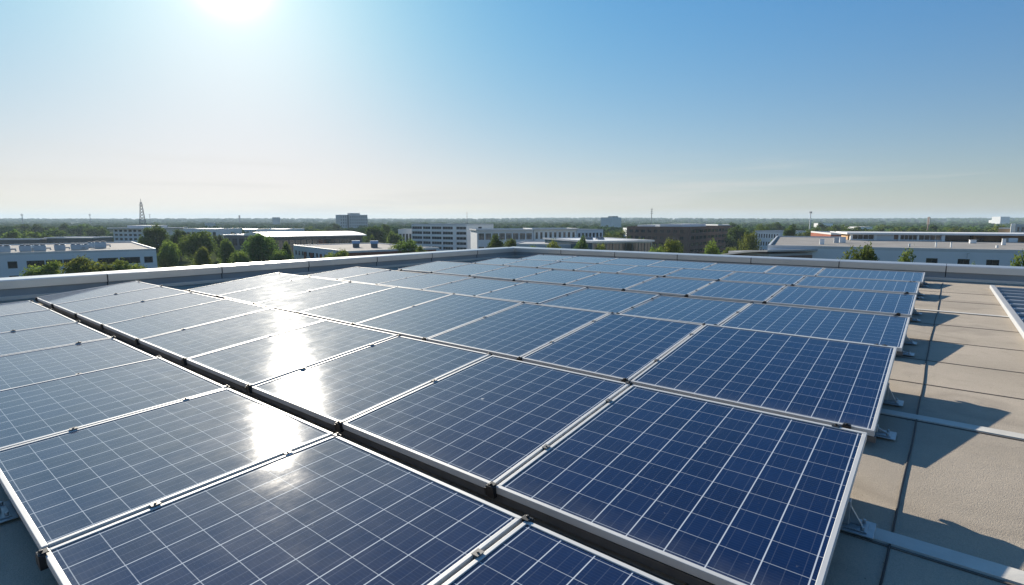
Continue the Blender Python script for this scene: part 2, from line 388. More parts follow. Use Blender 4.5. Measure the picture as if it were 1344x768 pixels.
# ------------------------------------------------------------------ solar panels
# row: v of lower edge, v of upper edge, rise (all layout units), panel joints in u
def joints(first, step, end):
    l = list(first)
    while l[-1] + step*.8 < end: l.append(l[-1] + step)
    return l
ROWS = [
    ('front row',  .268, 1.285, .035, [-2.40, -1.30, -.16] + joints([.985], 1.085, 9.0), 9),
    ('second row', 1.435, 2.575, .120, joints([.168, 1.245, 2.25, 3.20], 1.0, 9.1), 10),
    ('third row',  2.985, 4.33, .150, joints([.168, 1.457, 2.33, 3.34], 1.03, 9.1), 10),
    ('fourth row', 5.13, 6.24, .085, joints([.168, 1.60, 2.66], 1.06, 9.1), 9),
    ('fifth row',  7.02, 8.15, .095, joints([.180, 1.64, 2.62, 3.55], 1.03, 9.1), 9),
    ('sixth row',  9.18, 10.10, .068, joints([.200, 1.74, 2.89, 3.88], .95, 9.1), 8),
    ('back row',   10.90, 11.88, .072, joints([.180, 1.74, 2.60], 1.2, 9.1), 8),
]
FT = .036      # frame depth
def ordinal(i): return ['first', 'second', 'third', 'fourth', 'fifth', 'sixth', 'seventh', 'eighth', 'ninth', 'tenth', 'eleventh', 'twelfth'][i]
def solar_panel(u0, u1, v0, v1, r, nv, label, jit):
    w = (u1 - u0)*S - .016; run = (v1 - v0)*S; rise = r*S; ln = math.hypot(run, rise); tilt = math.atan2(rise, run)
    o = empty('solar_panel'); base = P((u0 + u1)/2, v0, 1.0)
    # local x = up the slope, y = along the row (u), z = normal
    X = (VX*math.cos(tilt) + Vector((0, 0, math.sin(tilt)))).normalized(); Y = UX.copy(); Z = X.cross(Y).normalized()
    mt = Matrix((X, Y, Z)).transposed().to_4x4()
    o.matrix_world = Matrix.Translation(base + Vector((0, 0, jit[0]))) @ mt @ Matrix.Rotation(jit[1], 4, 'X') @ Matrix.Rotation(jit[2], 4, 'Y')
    fw = .019
    f = MB()
    f.box((0, -w/2, -FT), (fw, w/2, 0)); f.box((ln - fw, -w/2, -FT), (ln, w/2, 0))
    f.box((fw, -w/2, -FT), (ln - fw, -w/2 + fw, -.0004)); f.box((fw, w/2 - fw, -FT), (ln - fw, w/2, -.0004))
    f.build('frame', M['alu'], o, .002)
    g = MB(); nu = max(4, round(w/.155)); m_ = .018
    x0, x1, y0, y1 = fw, ln - fw, -w/2 + fw, w/2 - fw
    eu = nu*m_/w; ev = nv*m_/ln
    g.box((x0 + .0005, y0 + .0005, -.012), (x1 - .0005, y1 - .0005, -.005))
    for fc in g.bm.faces:
        for l in fc.loops:
            c = l.vert.co; l[g.uv].uv = ((c.y - y0)/(y1 - y0)*(nu + 2*eu) - eu + .0, (c.x - x0)/(x1 - x0)*(nv + 2*ev) - ev)
    g.build('glass_laminate', M['cells'], o)
    tag(o, label, 'solar panel', 'solar panels mounted in rows on the flat roof')
    return o
def look(u, row):
    if u < 1.2: return 'deep navy solar panel'
    if u < 2.6: return 'blue solar panel'
    if u < 4.2: return 'paler blue solar panel'
    return 'pale glare-washed solar panel'
for ri, (rn, v0, v1, r, J, nv) in enumerate(ROWS):
    n = len(J) - 1
    for k in range(n):
        u0, u1 = J[k], J[k+1]
        if ri == 0 and u1 < -.9: continue
        jit = (rnd.uniform(-.004, .004), rnd.uniform(-.006, .006), rnd.uniform(-.006, .006))
        if ri == 0:
            vis = [i for i in range(n) if J[i+1] >= -.9]; kk = k - vis[0]
            place = 'cut off at the near right end' if kk == 0 else ('at the far left end' if k == n-1 else ordinal(kk) + ' from the near right end')
        else:
            place = 'at the right end' if k == 0 else ('at the far left end' if k == n-1 else ordinal(k) + ' from the right end')
        solar_panel(u0, u1, v0, v1, r, nv, f'{look((u0+u1)/2, ri)} {place} of the {rn}', jit)

# racks: rails along the row, feet with base plates, clamps at the joints
def rack(ri, rn, v0, v1, r, J):
    e = empty('mounting_rack', (0, 0, 0), RZ)
    ua, ub = J[0], J[-1]
    run = (v1 - v0)
    for t in (.16, .62):
        v = v0 + run*t; zt = CAMZ - S*(1 - r*t) - FT - .006
        q = MB(); q.box((v*S - .022, (ua + .012)*S, zt - .030), (v*S + .022, (ub + .03)*S, zt - .004)); q.build('rail', M['galv'], e)
        us = [ua + .02] + [x for x in J[1:-1]] + [ub - .02]
        for u in us:
            foot(e, v*S, u*S, zt - .032)
    # lower edge channel carrying the clamps
    v = v0 + .03; zt = CAMZ - S*1.0 - .046
    q = MB(); q.box((v*S - .018, ua*S, zt - .035), (v*S + .018, ub*S, zt)); q.build('edge_channel', M['rail'], e)
    if ri == 0:
        for ua_, ub_ in zip(J, J[1:]): foot(e, (v0 - .045)*S, ((ua_ + ub_)/2 + .03)*S, CAMZ - S - .012)
    tilt = math.atan2(r, run)
    for i, u in enumerate(J):
        ends = (i == 0 or i == len(J) - 1)
        for t, sgn in ((0.0, -1), (1.0, 1)):
            vv = v0 + run*t; z = CAMZ - S*(1 - r*t)
            clamp(e, vv*S + sgn*.008, (u + rnd.uniform(-.03, .03))*S if not ends else (u + (.12 if i == 0 else -.12))*S, z, tilt, sgn)
        if not ends:
            for t in ((.30, .78) if rnd.random() < .45 else (.55,)): 
                vv = v0 + run*t; z = CAMZ - S*(1 - r*t)
                c = MB(); Mx = Matrix.Translation((vv*S, u*S, z)) @ Matrix.Rotation(-tilt, 4, 'Y')
                c.box((-.018, -.007, -.03), (.018, .007, .0025), Mx); c.box((-.018, -.015, .0026), (.018, .015, .0055), Mx); c.tube([Mx @ Vector((0, 0, .0054)), Mx @ Vector((0, 0, .0105))], .005, 6)
                c.build('mid_clamp', M['rail'], e)
    tag(e, f'galvanised mounting rack with feet and black clamps carrying the {rn} of solar panels', 'mounting rack', 'racks under the solar panel rows')
def clamp(e, x, y, z, tilt, sgn):
    c = MB(); Mx = Matrix.Translation((x, y, z)) @ Matrix.Rotation(-tilt, 4, 'Y')
    c.box((-.012, -.022, -.055), (.012, .022, .003), Mx); c.box((-.014 - .008*sgn, -.018, .0031), (.014 - .008*sgn, .018, .007), Mx)
    c.tube([Mx @ Vector((0, 0, .006)), Mx @ Vector((0, 0, .014))], .007, 6)
    c.box((-.0125, .0221, -.050), (.0125, .034, -.012), Mx)
    c.build('edge_clamp', M['black'], e, .002)
def foot(e, x, y, zt):
    z = RZROOF; h = zt - z
    if h < .02: return
    c = MB()
    c.box((x - .07, y - .11, z + .0125), (x + .07, y + .11, z + .018))
    c.box((x - .05, y - .085, z + .0185), (x + .05, y + .085, z + .024))
    hh = min(h - .002, max(.04, h))
    c.prism([(x - .026, z + .0245), (x + .026, z + .0245), (x + .02, z + hh), (x - .02, z + hh)], y - .018, y + .018, Matrix(((0, 1, 0, 0), (1, 0, 0, 0), (0, 0, 1, 0), (0, 0, 0, 1))))
    c.prism([(y + .019, z + .0245), (y + .066, z + .0245), (y + .019, z + hh*.8)], x - .006, x + .006)
    c.prism([(y - .019, z + .0245), (y - .066, z + .0245), (y - .019, z + hh*.8)], x - .006, x + .006)
    for sx in (-1, 1):
        for sy in (-1, 1): c.tube([(x + sx*.036, y + sy*.068, z + .024), (x + sx*.036, y + sy*.068, z + .038)], .008, 6)
    c.build('foot', M['galv'], e, .002)
for ri, (rn, v0, v1, r, J, nv) in enumerate(ROWS): rack(ri, rn, v0, v1, r, J)

# cable along the right ends of the rows
pts = []
for i in range(90):
    v = .5 + 11.4*i/89
    u = .075 - .012*v + .006*math.sin(v*1.3) + .002*math.sin(v*5.3)
    p = P(u, v, ROOF_H); p.z += .005; pts.append(p)
tag(MB().tube(pts, .004, 8).build('cable', M['cable'], smooth=True), 'black cable lying on the felt roof along the right ends of the panel rows', 'cable')
# raised sheet-metal roof section on the right
def sheet_section():
    e = empty('metal_roof_section', (0, 0, 0), RZ)
    x0, x1 = 2.2*S, 11.45*S; y1, y0 = -.66*S, -6*S; z = CAMZ - S*1.045
    q = MB(); q.box((x0, y0, RZROOF + .002), (x1, y1 - .08, z - .02)); q.build('sheet', M['seam_metal'], e)
    k = MB(); k.box((x0 - .02, y1 - .078, RZROOF + .002), (x1 + .02, y1, z + .012)); k.build('edge_trim', M['curb'], e, .01)
    x = x0 + .3
    while x < x1:
        s = MB(); s.box((x - .012, y0, z - .0195), (x + .012, y1 - .082, z + .018)); s.build('standing_seam', M['seam_metal'], e, .003)
        x += .52
    tag(e, 'raised grey sheet metal roof section with standing seams and a pale edge at the right edge of the picture', 'metal roof')
sheet_section()

# ------------------------------------------------------------------ trees
def crown_mesh(name, seed, lobes, per, leaf, shape, mat):
    rg = random.Random(seed); b = MB(); b.raw = True; bm = b.bm
    cs = []
    for i in range(lobes):
        while True:
            p = Vector((rg.uniform(-1, 1), rg.uniform(-1, 1), rg.uniform(-1, 1)))
            if .25 < p.length < 1: break
        z = p.z
        wid = {'round': 1.0, 'cone': .95 - .55*(z + 1)/2, 'tall': .8, 'spread': 1.0}[shape]
        c = Vector((p.x*.35*wid, p.y*.35*wid, .52 + z*.36))
        cs.append((c, rg.uniform(.11, .19) * (1.15 if z < .3 else .85)))
    for c, r in cs:
        for k in range(per):
            d = Vector((rg.gauss(0, 1), rg.gauss(0, 1), rg.gauss(0, 1))).normalized()
            p = c + d * r * (rg.uniform(.55, 1.0) if rg.random() < .88 else rg.uniform(1, 1.3))
            if p.z < .04: continue
            nrm_ = (d + Vector((rg.gauss(0, .5), rg.gauss(0, .5), rg.gauss(.25, .5)))).normalized()
            a = nrm_.orthogonal().normalized(); t = nrm_.cross(a); ang = rg.uniform(0, 6.28)
            a, t = a*math.cos(ang) + t*math.sin(ang), t*math.cos(ang) - a*math.sin(ang)
            s = leaf * rg.uniform(.6, 1.3)
            b.quad([p - a*s, p - t*s*.55, p + a*s, p + t*s*.55])
    me = bpy.data.meshes.new(name); bm.to_mesh(me); bm.free(); me.materials.append(mat); return me
def trunk_mesh(seed):
    rg = random.Random(seed); b = MB()
    b.tube([(0, 0, -.02), (.004, 0, .12), (.0, .006, .28), (.006, 0, .5), (0, 0, .72)], [.034, .026, .022, .014, .004], 8)
    for k in range(6):
        a = rg.uniform(0, 6.28); z = rg.uniform(.18, .45); l = rg.uniform(.16, .3)
        b.tube([(0, 0, z), (math.cos(a)*l*.5, math.sin(a)*l*.5, z + l*.45), (math.cos(a)*l, math.sin(a)*l, z + l*1.0)], [.012, .008, .003], 6)
    bmesh.ops.recalc_face_normals(b.bm, faces=b.bm.faces)
    me = bpy.data.meshes.new('trunk'); b.bm.to_mesh(me); b.bm.free(); me.materials.append(M['bark']); return me
TRUNK = [trunk_mesh(i) for i in range(3)]
NEAR = {}
for shape, seeds in (('round', (1, 2, 3)), ('cone', (4, 5)), ('spread', (6,)), ('tall', (8,))):
    for li in range(3):
        NEAR[(shape, li)] = [crown_mesh('crown', s*10 + li, 44, 200, .025, shape, LEAF[li]) for s in seeds]
MIDC = {li: [crown_mesh('crown', 90 + s*3 + li, 26, 90, .040, 'round', LEAF[li]) for s in range(3)] for li in range(3)}
def tree(px, ytop, wpx, D, label, shape='round', li=0, mid=False, group=None, name='tree', bushy=1.0, hmul=1.0):
    z0 = 0.0; zt = zat(ytop, D); h = max(2.0, (zt - z0)) * 1.06; p = at(px, D)
    w = wpx/F_PX*D / .86
    e = empty(name, (p.x, p.y, 0), rnd.uniform(0, 6.28))
    c = bpy.data.objects.new('crown', rnd.choice((MIDC[li] if mid else NEAR[(shape, li)]))); col.objects.link(c); c.parent = e
    c.scale = (w, w*rnd.uniform(.9, 1.1), h)
    t = bpy.data.objects.new('trunk', TRUNK[rnd.randrange(3)]); col.objects.link(t); t.parent = e; k = min(w, h); t.scale = (k, k, h)
    tag(e, label, 'tree' if name == 'tree' else name.replace('_', ' '), group)
    return e
# px, y of top, crown width px, distance, shape, leaf kind, label
NT = [
    (52, 341, 50, 93, 'spread', 2, 'low bright green tree leftmost in front of the white block, under its windows'),
    (110, 335, 66, 94, 'spread', 2, 'wide rounded green tree, middle of three in front of the white block'),
    (162, 339, 48, 96, 'spread', 2, 'small low green tree right of three in front of the white block'),
    (203, 296, 32, 190, 'round', 1, 'tall round dark tree just right of the three storey grey office'),
    (188, 308, 20, 185, 'round', 0, 'small green tree at the right foot of the three storey grey office'),
    (233, 301, 26, 185, 'round', 1, 'dark round tree left of the biggest tree of the left clump'),
    (218, 316, 24, 150, 'round', 2, 'light green tree beside the right corner of the white block'),
    (212, 326, 22, 146, 'round', 0, 'small bush-like tree touching the right corner of the white block'),
    (257, 299, 44, 165, 'round', 0, 'biggest round green tree of the clump left of centre behind the glinting parapet'),
    (262, 322, 24, 140, 'cone', 2, 'small light tree standing in front of the biggest tree of the left clump'),
    (286, 308, 18, 185, 'round', 1, 'dark tree just right of the biggest tree of the left clump'),
    (294, 313, 28, 150, 'cone', 0, 'pointed green tree between the biggest clump tree and the long white hall'),
    (311, 329, 26, 140, 'round', 2, 'low light green tree with rounded top left of the round tree by the white hall'),
    (343, 304, 46, 150, 'round', 0, 'big round green tree at the left end of the long white roofed hall'),
    (373, 317, 20, 148, 'cone', 0, 'narrow green tree at the left end of the brown roofed low building'),
    (366, 329, 34, 142, 'round', 2, 'low light tree below the narrow tree at the brown roofed low building'),
    (440, 326, 42, 118, 'spread', 2, 'bright green domed tree in front of the brown roofed low building'),
    (492, 297, 30, 250, 'round', 1, 'dark tree right below the tall grey block'),
    (505, 294, 18, 280, 'round', 1, 'small dark tree behind the dark tree right of the tall grey block'),
    (517, 303, 22, 230, 'round', 0, 'green tree left of the white five storey office'),
    (487, 308, 12, 220, 'cone', 0, 'tiny pointed tree at the right end of the long white roofed hall'),
    (531, 311, 40, 140, 'round', 0, 'large dark green tree before the left end of the white five storey office'),
    (553, 321, 20, 130, 'round', 2, 'small green tree at the foot of the white five storey office'),
    (650, 309, 34, 140, 'cone', 1, 'dome shaped dark green tree right of the white five storey office'),
    (668, 311, 24, 150, 'round', 0, 'low wide tree right of the dome shaped dark tree behind the parapet corner'),
    (727, 316, 26, 135, 'round', 2, 'yellow green tree left of the pointed tree by the teal glass building'),
    (705, 321, 28, 133, 'spread', 2, 'low spreading tree behind the parapet right of the roof corner'),
    (765, 310, 26, 130, 'cone', 1, 'pointed dark green tree left of the teal glass building'),
    (789, 320, 22, 125, 'round', 2, 'small light green tree before the teal glass building'),
    (880, 312, 40, 110, 'round', 2, 'bright green tree in front of the left part of the brown brick office'),
    (862, 324, 30, 108, 'round', 2, 'low light tree at the left foot of the bright tree before the brown office'),
    (936, 317, 34, 110, 'cone', 2, 'bright green tree in front of the right part of the brown brick office'),
    (985, 305, 30, 160, 'round', 2, 'bright round tree left of the white framed building at right of centre'),
    (970, 297, 30, 220, 'round', 1, 'dark tree behind the bright round tree right of the brown office'),
    (963, 322, 22, 140, 'round', 2, 'low light tree beside the right end of the brown office'),
    (1003, 294, 26, 260, 'round', 0, 'wide green tree behind the white framed building right of centre'),
    (1036, 297, 22, 190, 'round', 1, 'very dark round tree left of the long flat roof at right'),
    (1022, 309, 20, 150, 'round', 2, 'small light tree in front of the very dark round tree'),
    (1056, 301, 28, 200, 'round', 0, 'green tree right of the very dark round tree'),
    (1074, 304, 24, 205, 'round', 0, 'green tree left of the red brick wall'),
    (1130, 315, 56, 62, 'round', 0, 'larger ragged green tree close in front of the blue grey wall at right'),
    (1197, 327, 44, 62, 'cone', 0, 'smaller pointed green tree in front of the blue grey wall at right'),
    (1285, 343, 18, 70, 'spread', 2, 'small bush top between two windows of the blue grey wall at right'),
    (1346, 331, 36, 52, 'cone', 0, 'green tree cut by the right picture edge before the blue grey wall'),
]
for px, yt, w, D, sh, li, lab in NT: tree(px, yt, w, D, lab, sh, li)
# mid-distance trees, each a thing; only their place tells them apart, so they share a label
MT = []
rg = random.Random(21)
for px, yt, w, D, li in [(12, 301, 36, 230, 0), (45, 302, 34, 235, 0), (70, 300, 26, 300, 0), (20, 294, 40, 380, 1), (55, 294, 30, 380, 1), (80, 293, 26, 400, 1), (104, 293, 30, 390, 1), (124, 297, 26, 350, 1),
        (388, 297, 20, 420, 1), (405, 297, 22, 420, 0), (437, 293, 24, 450, 1), (420, 300, 22, 380, 0), (560, 292, 24, 420, 1), (508, 297, 20, 400, 0), (640, 295, 26, 480, 1), (740, 293, 24, 520, 1),
        (797, 306, 30, 225, 0), (815, 301, 26, 250, 0), (835, 300, 20, 260, 0), (775, 308, 24, 225, 0), (828, 309, 16, 200, 1), (845, 312, 18, 190, 0), (735, 312, 18, 215, 0),
        (960, 292, 24, 380, 1), (1015, 291, 26, 420, 1), (1045, 294, 26, 330, 1), (1068, 298, 26, 280, 0), (1090, 299, 26, 280, 0), (1102, 294, 24, 330, 0), (1118, 296, 28, 300, 0), (1080, 293, 24, 400, 1), (1150, 296, 26, 320, 0), (1165, 294, 24, 380, 0),
        (1185, 298, 28, 290, 0), (1205, 297, 28, 300, 0), (1228, 295, 30, 330, 1), (1245, 298, 26, 300, 0), (1262, 296, 30, 290, 2), (1282, 297, 28, 300, 0), (1298, 297, 26, 300, 1), (1310, 296, 30, 290, 2), (1330, 301, 22, 300, 0), (1175, 301, 22, 260, 2), (1138, 302, 20, 260, 1)]:
    tree(px, yt, w, D, 'round green tree among the hazy trees beyond the nearer buildings', 'round', li, True, 'hazy trees beyond the nearer buildings')

# far wooded country, one mass
def forest():
    rg = random.Random(3); b = MB(); b.raw = True; bm = b.bm
    def clump(x, y, w, h, n, s, z0):
        for k in range(n):
            d = Vector((rg.gauss(0, 1), rg.gauss(0, 1), rg.gauss(0, 1))).normalized(); d.z = abs(d.z)*1.3 - .3
            p = Vector((x + d.x*w*.5*rg.uniform(.8, 1.12), y + d.y*w*.5*rg.uniform(.8, 1.1), z0 + h*(.5 + .47*d.z*rg.uniform(.85, 1.08))))
            nr = (d + Vector((rg.gauss(0, .4), rg.gauss(0, .4), rg.gauss(.1, .3)))).normalized(); a = nr.orthogonal().normalized(); t = nr.cross(a); q = s*rg.uniform(.6, 1.3)
            b.quad([p - a*q, p - t*q*.7, p + a*q, p + t*q*.7])
    def dome(x, y, w, h, z0, nu, nv):
        ph = rg.uniform(0, 6.28); top = bm.verts.new((x + rg.uniform(-.1, .1)*w, y, z0 + h*rg.uniform(.93, 1.0))); rings = []
        for j in range(1, nv + 1):
            t = j/nv*1.75; rr = math.sin(min(t, 1.57))*.5*w*(1 if t < 1.57 else .9); zz = z0 + h*(.45 + .5*math.cos(min(t, 1.9))) if j < nv else z0
            rings.append([bm.verts.new((x + math.cos(ph + 6.283*k/nu)*rr*rg.uniform(.78, 1.15), y + math.sin(ph + 6.283*k/nu)*rr*rg.uniform(.78, 1.15), zz + h*rg.uniform(-.07, .07))) for k in range(nu)])
        for k in range(nu): bm.faces.new((top, rings[0][k], rings[0][(k+1) % nu]))
        for r0, r1 in zip(rings, rings[1:]):
            for k in range(nu): bm.faces.new((r0[k], r1[k], r1[(k+1) % nu], r0[(k+1) % nu]))
    for i in range(5200):
        t = rg.random(); D = 330 + 3700*t**1.5; px = rg.uniform(-90, 1434)
        p = at(px, D)
        if D < 480 and rg.random() < .45: continue
        if 30 < px < 480 and D < 620 and rg.random() < .6: continue
        h = rg.uniform(6.5, 10.5) if D < 2000 else rg.uniform(9, 14); w = rg.uniform(9, 16)*(1 + D/2600)
        z0 = hill(p.x, p.y)
        if D < 1200: h = min(h, 14 - D*(6.5/697) if D < 700 else 9)
        h = max(h, 5.5)
        if D < 1000: dome(p.x, p.y, w*.86, h*.95, z0, 9, 4); clump(p.x, p.y, w, h, 60, .045*w + .2, z0)
        else: dome(p.x, p.y, w, h, z0, 7, 3); clump(p.x, p.y, w*.95, h*1.02, 14, .05*w + .3, z0)
    me = bpy.data.meshes.new('forest'); bm.to_mesh(me); bm.free(); me.materials.append(FORESTM)
    o = bpy.data.objects.new('forest', me); col.objects.link(o); tag(o, kind='stuff')
forest()

# ------------------------------------------------------------------ buildings beyond
class Building:
    """local x along the front, local y away from the viewer, origin at the front left ground corner"""
    def __init__(s, name, a, bb, depth, ztop, wall, label, cat, skew=0.0, roof='roofgrey', lip=.35, over=0.0, rooflab='roof'):
        s.a, s.b = Vector((a.x, a.y, 0)), Vector((bb.x, bb.y, 0)); d = s.b - s.a; s.L = d.length; s.ang = math.atan2(d.y, d.x); s.depth, s.zt, s.wall = depth, ztop, wall
        s.e = empty(name, s.a, s.ang); tag(s.e, label, cat)
        s.core = MB(); T = .22
        s.core.box((T, T, 0), (s.L - T, depth - T, ztop - .3))
        s.T = T; s.done = set()
        r = MB(); r.box((-over + .03, -over + .03, ztop - .29), (s.L + over - .03, depth + over - .03, ztop + (0.06 if not lip else -.12)))
        s.roof = r.build('roof', M[roof], s.e)
        if lip:
            q = MB(); o = over
            for bx in (((-o, -o), (s.L + o, .3 - o)), ((-o, depth - .3 + o), (s.L + o, depth + o)), ((-o, .3 - o), (.3 - o, depth - .3 + o)), ((s.L - .3 + o, .3 - o), (s.L + o, depth - .3 + o))):
                q.box((bx[0][0], bx[0][1], ztop - .3), (bx[1][0], bx[1][1], ztop - .12 + lip))
            q.build('roof_edge', M['frame'] if lip < .5 else M[wall], s.e)
    def s_of(s, px):
        # distance along the front seen at that picture column
        k = ray(px, HOR); d = (s.b - s.a).normalized(); den = d.x*k.y - d.y*k.x
        return (s.a.y*k.x - s.a.x*k.y) / den
    def z_of(s, px, py):
        t = s.s_of(px); p = s.a + (s.b - s.a).normalized()*t; return zat(py, p.y)
    def Mface(s, face):
        if face == 'front': return Matrix.Identity(4), s.L
        if face == 'right': return Matrix.Translation((s.L, 0, 0)) @ Matrix.Rotation(R(90), 4, 'Z'), s.depth
        if face == 'left': return Matrix.Translation((0, s.depth, 0)) @ Matrix.Rotation(R(-90), 4, 'Z'), s.depth
        return Matrix.Translation((s.L, s.depth, 0)) @ Matrix.Rotation(R(180), 4, 'Z'), s.L
    def face(s, face, rows=(), cols=(), frame='darkframe', mull=2, pier=None):
        """outer wall leaf with openings at rows x cols; every opening gets a window"""
        Mx, L = s.Mface(face); T = s.T; s.done.add(face); zt = s.zt - .3
        e0 = 0 if face in ('front', 'back') else T; x0, x1 = e0, L - e0
        z = 0.0; rows = sorted(rows); cols = sorted(cols); w = s.core; sk = .0
        for (z0, z1) in rows:
            w.box((x0, 0, z), (x1, T, z0), Mx)
            x = x0
            for (c0, c1) in cols:
                if c0 > x: w.box((x, 0, z0), (c0, T, z1), Mx)
                x = c1
            if x < x1: w.box((x, 0, z0), (x1, T, z1), Mx)
            z = z1
        w.box((x0, 0, z), (x1, T, zt), Mx)
        for (z0, z1) in rows:
            for (c0, c1) in cols:
                f = MB(); fb = .07; y = T*.55
                f.box((c0, y, z0), (c1, y + .06, z0 + fb), Mx); f.box((c0, y, z1 - fb), (c1, y + .06, z1), Mx)
                f.box((c0, y, z0 + fb), (c0 + fb, y + .06, z1 - fb), Mx); f.box((c1 - fb, y, z0 + fb), (c1, y + .06, z1 - fb), Mx)
                n = mull if isinstance(mull, int) else max(1, round((c1 - c0)/mull))
                for k in range(1, n):
                    x = c0 + (c1 - c0)*k/n; f.box((x - .035, y, z0 + fb), (x + .035, y + .06, z1 - fb), Mx)
                wf = f.build('window', M[frame], s.e)
                g_ = MB(); g_.box((c0 + .01, y + .062, z0 + .01), (c1 - .01, y + .09, z1 - .01), Mx); g_.build('pane', M['glass'], wf)
    def finish(s):
        for f in ('front', 'right', 'left', 'back'):
            if f not in s.done: s.face(f)
        s.core.build('wall', M[s.wall], s.e)
        return s
    def pt(s, x, y, z): 
        return s.e.matrix_basis @ Vector((x, y, z)) if False else Vector((s.a.x + math.cos(s.ang)*x - math.sin(s.ang)*y, s.a.y + math.sin(s.ang)*x + math.cos(s.ang)*y, z))
def even(a, b, n, frac):
    st = (b - a)/n; return [(a + st*(i + .5 - frac/2), a + st*(i + .5 + frac/2)) for i in range(n)]
def storeys(z0, h, n, lo=.32, hi=.82): return [(z0 + h*(i + lo), z0 + h*(i + hi)) for i in range(n)]

# 1 white block at left with ventilation units
a = Vector((-132, 92, 0)); c = Vector((-87, 130, 0))
B1 = Building('industrial_block', a, c, 56, 6.9, 'bluegrey', 'long low blue-white block with strip windows and ventilation units on its roof at far left', 'building', roof='roofbeige', lip=.35)
zz = [(3.75, 5.25)]; cc = [(B1.s_of(x0), B1.s_of(x1)) for x0, x1 in ((2.5, 15.5), (28, 52), (53.5, 76), (77, 100), (123, 150), (152, 179), (184.5, 196))]
B1.face('front', [(0.9, 2.2)] + zz, cc, 'darkframe', 2.2); B1.finish()
def vent_unit(p, rz, k, label):
    e = empty('ventilation_unit', p, rz)
    q = MB(); q.box((-1.3*k, -.8*k, .25), (1.3*k, .8*k, 1.7*k)); q.box((-1.36*k, -.86*k, 1.7*k), (1.36*k, .86*k, 1.78*k)); q.build('casing', M['hvac'], e, .05)
    q = MB()
    q.box((-1.2*k, -.7*k, 0), (1.2*k, .7*k, .245)); q.build('skid', M['galv'], e)
    for sx in (-.65, .65):
        q = MB(); q.tube([(sx*k, 0, 1.79*k), (sx*k, 0, 2.05*k)], .48*k, 14); q.build('fan_cowl', M['darkwall'], e)
    q = MB(); q.tube([(1.31*k, .2, .9*k), (2.2*k, .2, .9*k), (2.2*k, .2, .3)], .2*k, 8); q.build('duct', M['galv'], e)
    tag(e, label, 'ventilation unit', 'ventilation units on the blue-white block')
vp = [(11, 7), (39, 9), (46, 12), (61, 9), (86, 10), (105, 11), (117, 13), (128, 24), (138, 18)]
for i, (px, dy) in enumerate(vp):
    s_ = B1.s_of(px) - dy*.9*.6
    # walk back from the front until the point sits at that column
    best = min((abs(CXP + F_PX*1.0/1.0092*(B1.pt(x, dy, 0).x/B1.pt(x, dy, 0).y) - px), x) for x in [j*.5 for j in range(0, 240)])
    p = B1.pt(best[1], dy, 6.9 - .11)
    vent_unit(p, B1.ang, rnd.uniform(.72, .92), f'blue-grey ventilation unit on the roof of the blue-white block, {ordinal(i)} of nine from the left')
# 2 low halls behind
def simple_b(name, pa, Da, pb, Db, ytop, depth, wall, roof, label, n=0, cols=0, frac=.6, z0=0, h=3.2, lip=.3, over=0.0, frame='darkframe', side=None, mull=2, cat='building', right=None, left=None, lo=.32, hi=.82):
    A, Bq = at(pa, Da), at(pb, Db); zt = zat(ytop, (Da + Db)/2)
    b_ = Building(name, A, Bq, depth, zt, wall, label, cat, roof=roof, lip=lip, over=over)
    hh = (zt - .4 - z0)/max(n, 1)
    rows = storeys(z0, hh, n, lo, hi) if n else ()
    if n: b_.face('front', rows, even(.3, b_.L - .3, cols, frac), frame, mull)
    if right: b_.face('right', rows, even(.5, depth - .5, right, frac), frame, mull)
    if left: b_.face('left', rows, even(.5, depth - .5, left, frac), frame, mull)
    return b_.finish()
simple_b('warehouse', 58, 205, 118, 205, 312.0, 10, 'darkwall', 'roofwhite', 'low dark walled hall with bright white roof behind the ventilation units', 1, 7, .7, lip=.25, over=.5)
simple_b('warehouse', -30, 200, 48, 203, 314.0, 6, 'darkwall', 'roofgrey', 'low dark hall with grey roof at the left picture edge behind the ventilation units', 1, 5, .7, lip=.25, over=.5)
b3 = simple_b('office_building', 147, 255, 185.5, 250, 299.5, 22, 'palegrey', 'roofgrey', 'three storey pale grey office with overhanging roof below the lattice mast', 5, 6, .66, lip=.3, over=1.6, left=3)
q = MB(); q.box((4, 4, b3.zt + .01), (b3.L - 2, 15, b3.zt + 1.2)); q.build('roof_plant_room', M['palegrey'], b3.e)
simple_b('warehouse', 228, 330, 284, 330, 300.6, 30, 'palegrey', 'roofwhite', 'low pale hall with white roof far behind the left tree clump', 1, 8, .6, lip=.3)
simple_b('warehouse', 276, 420, 350, 420, 301.0, 40, 'palegrey', 'roofwhite', 'long low white roofed hall right of the small dark tower', 1, 10, .5, lip=.3)
simple_b('warehouse', 292, 250, 338, 250, 308.6, 26, 'darkwall', 'roofwhite', 'small white roofed hall behind the pointed tree in the left clump', 1, 5, .7, lip=.3, over=.4)
simple_b('tower_block', 273, 500, 282.5, 505, 292.6, 8, 'grey', 'roofgrey', 'small dark square tower beside the left tree clump', 0, 0)
simple_b('warehouse', 335, 330, 374, 330, 301.0, 30, 'bluegrey', 'roofwhite', 'low white roofed hall behind the big round tree left of the curved hall', 1, 6, .6, lip=.3)
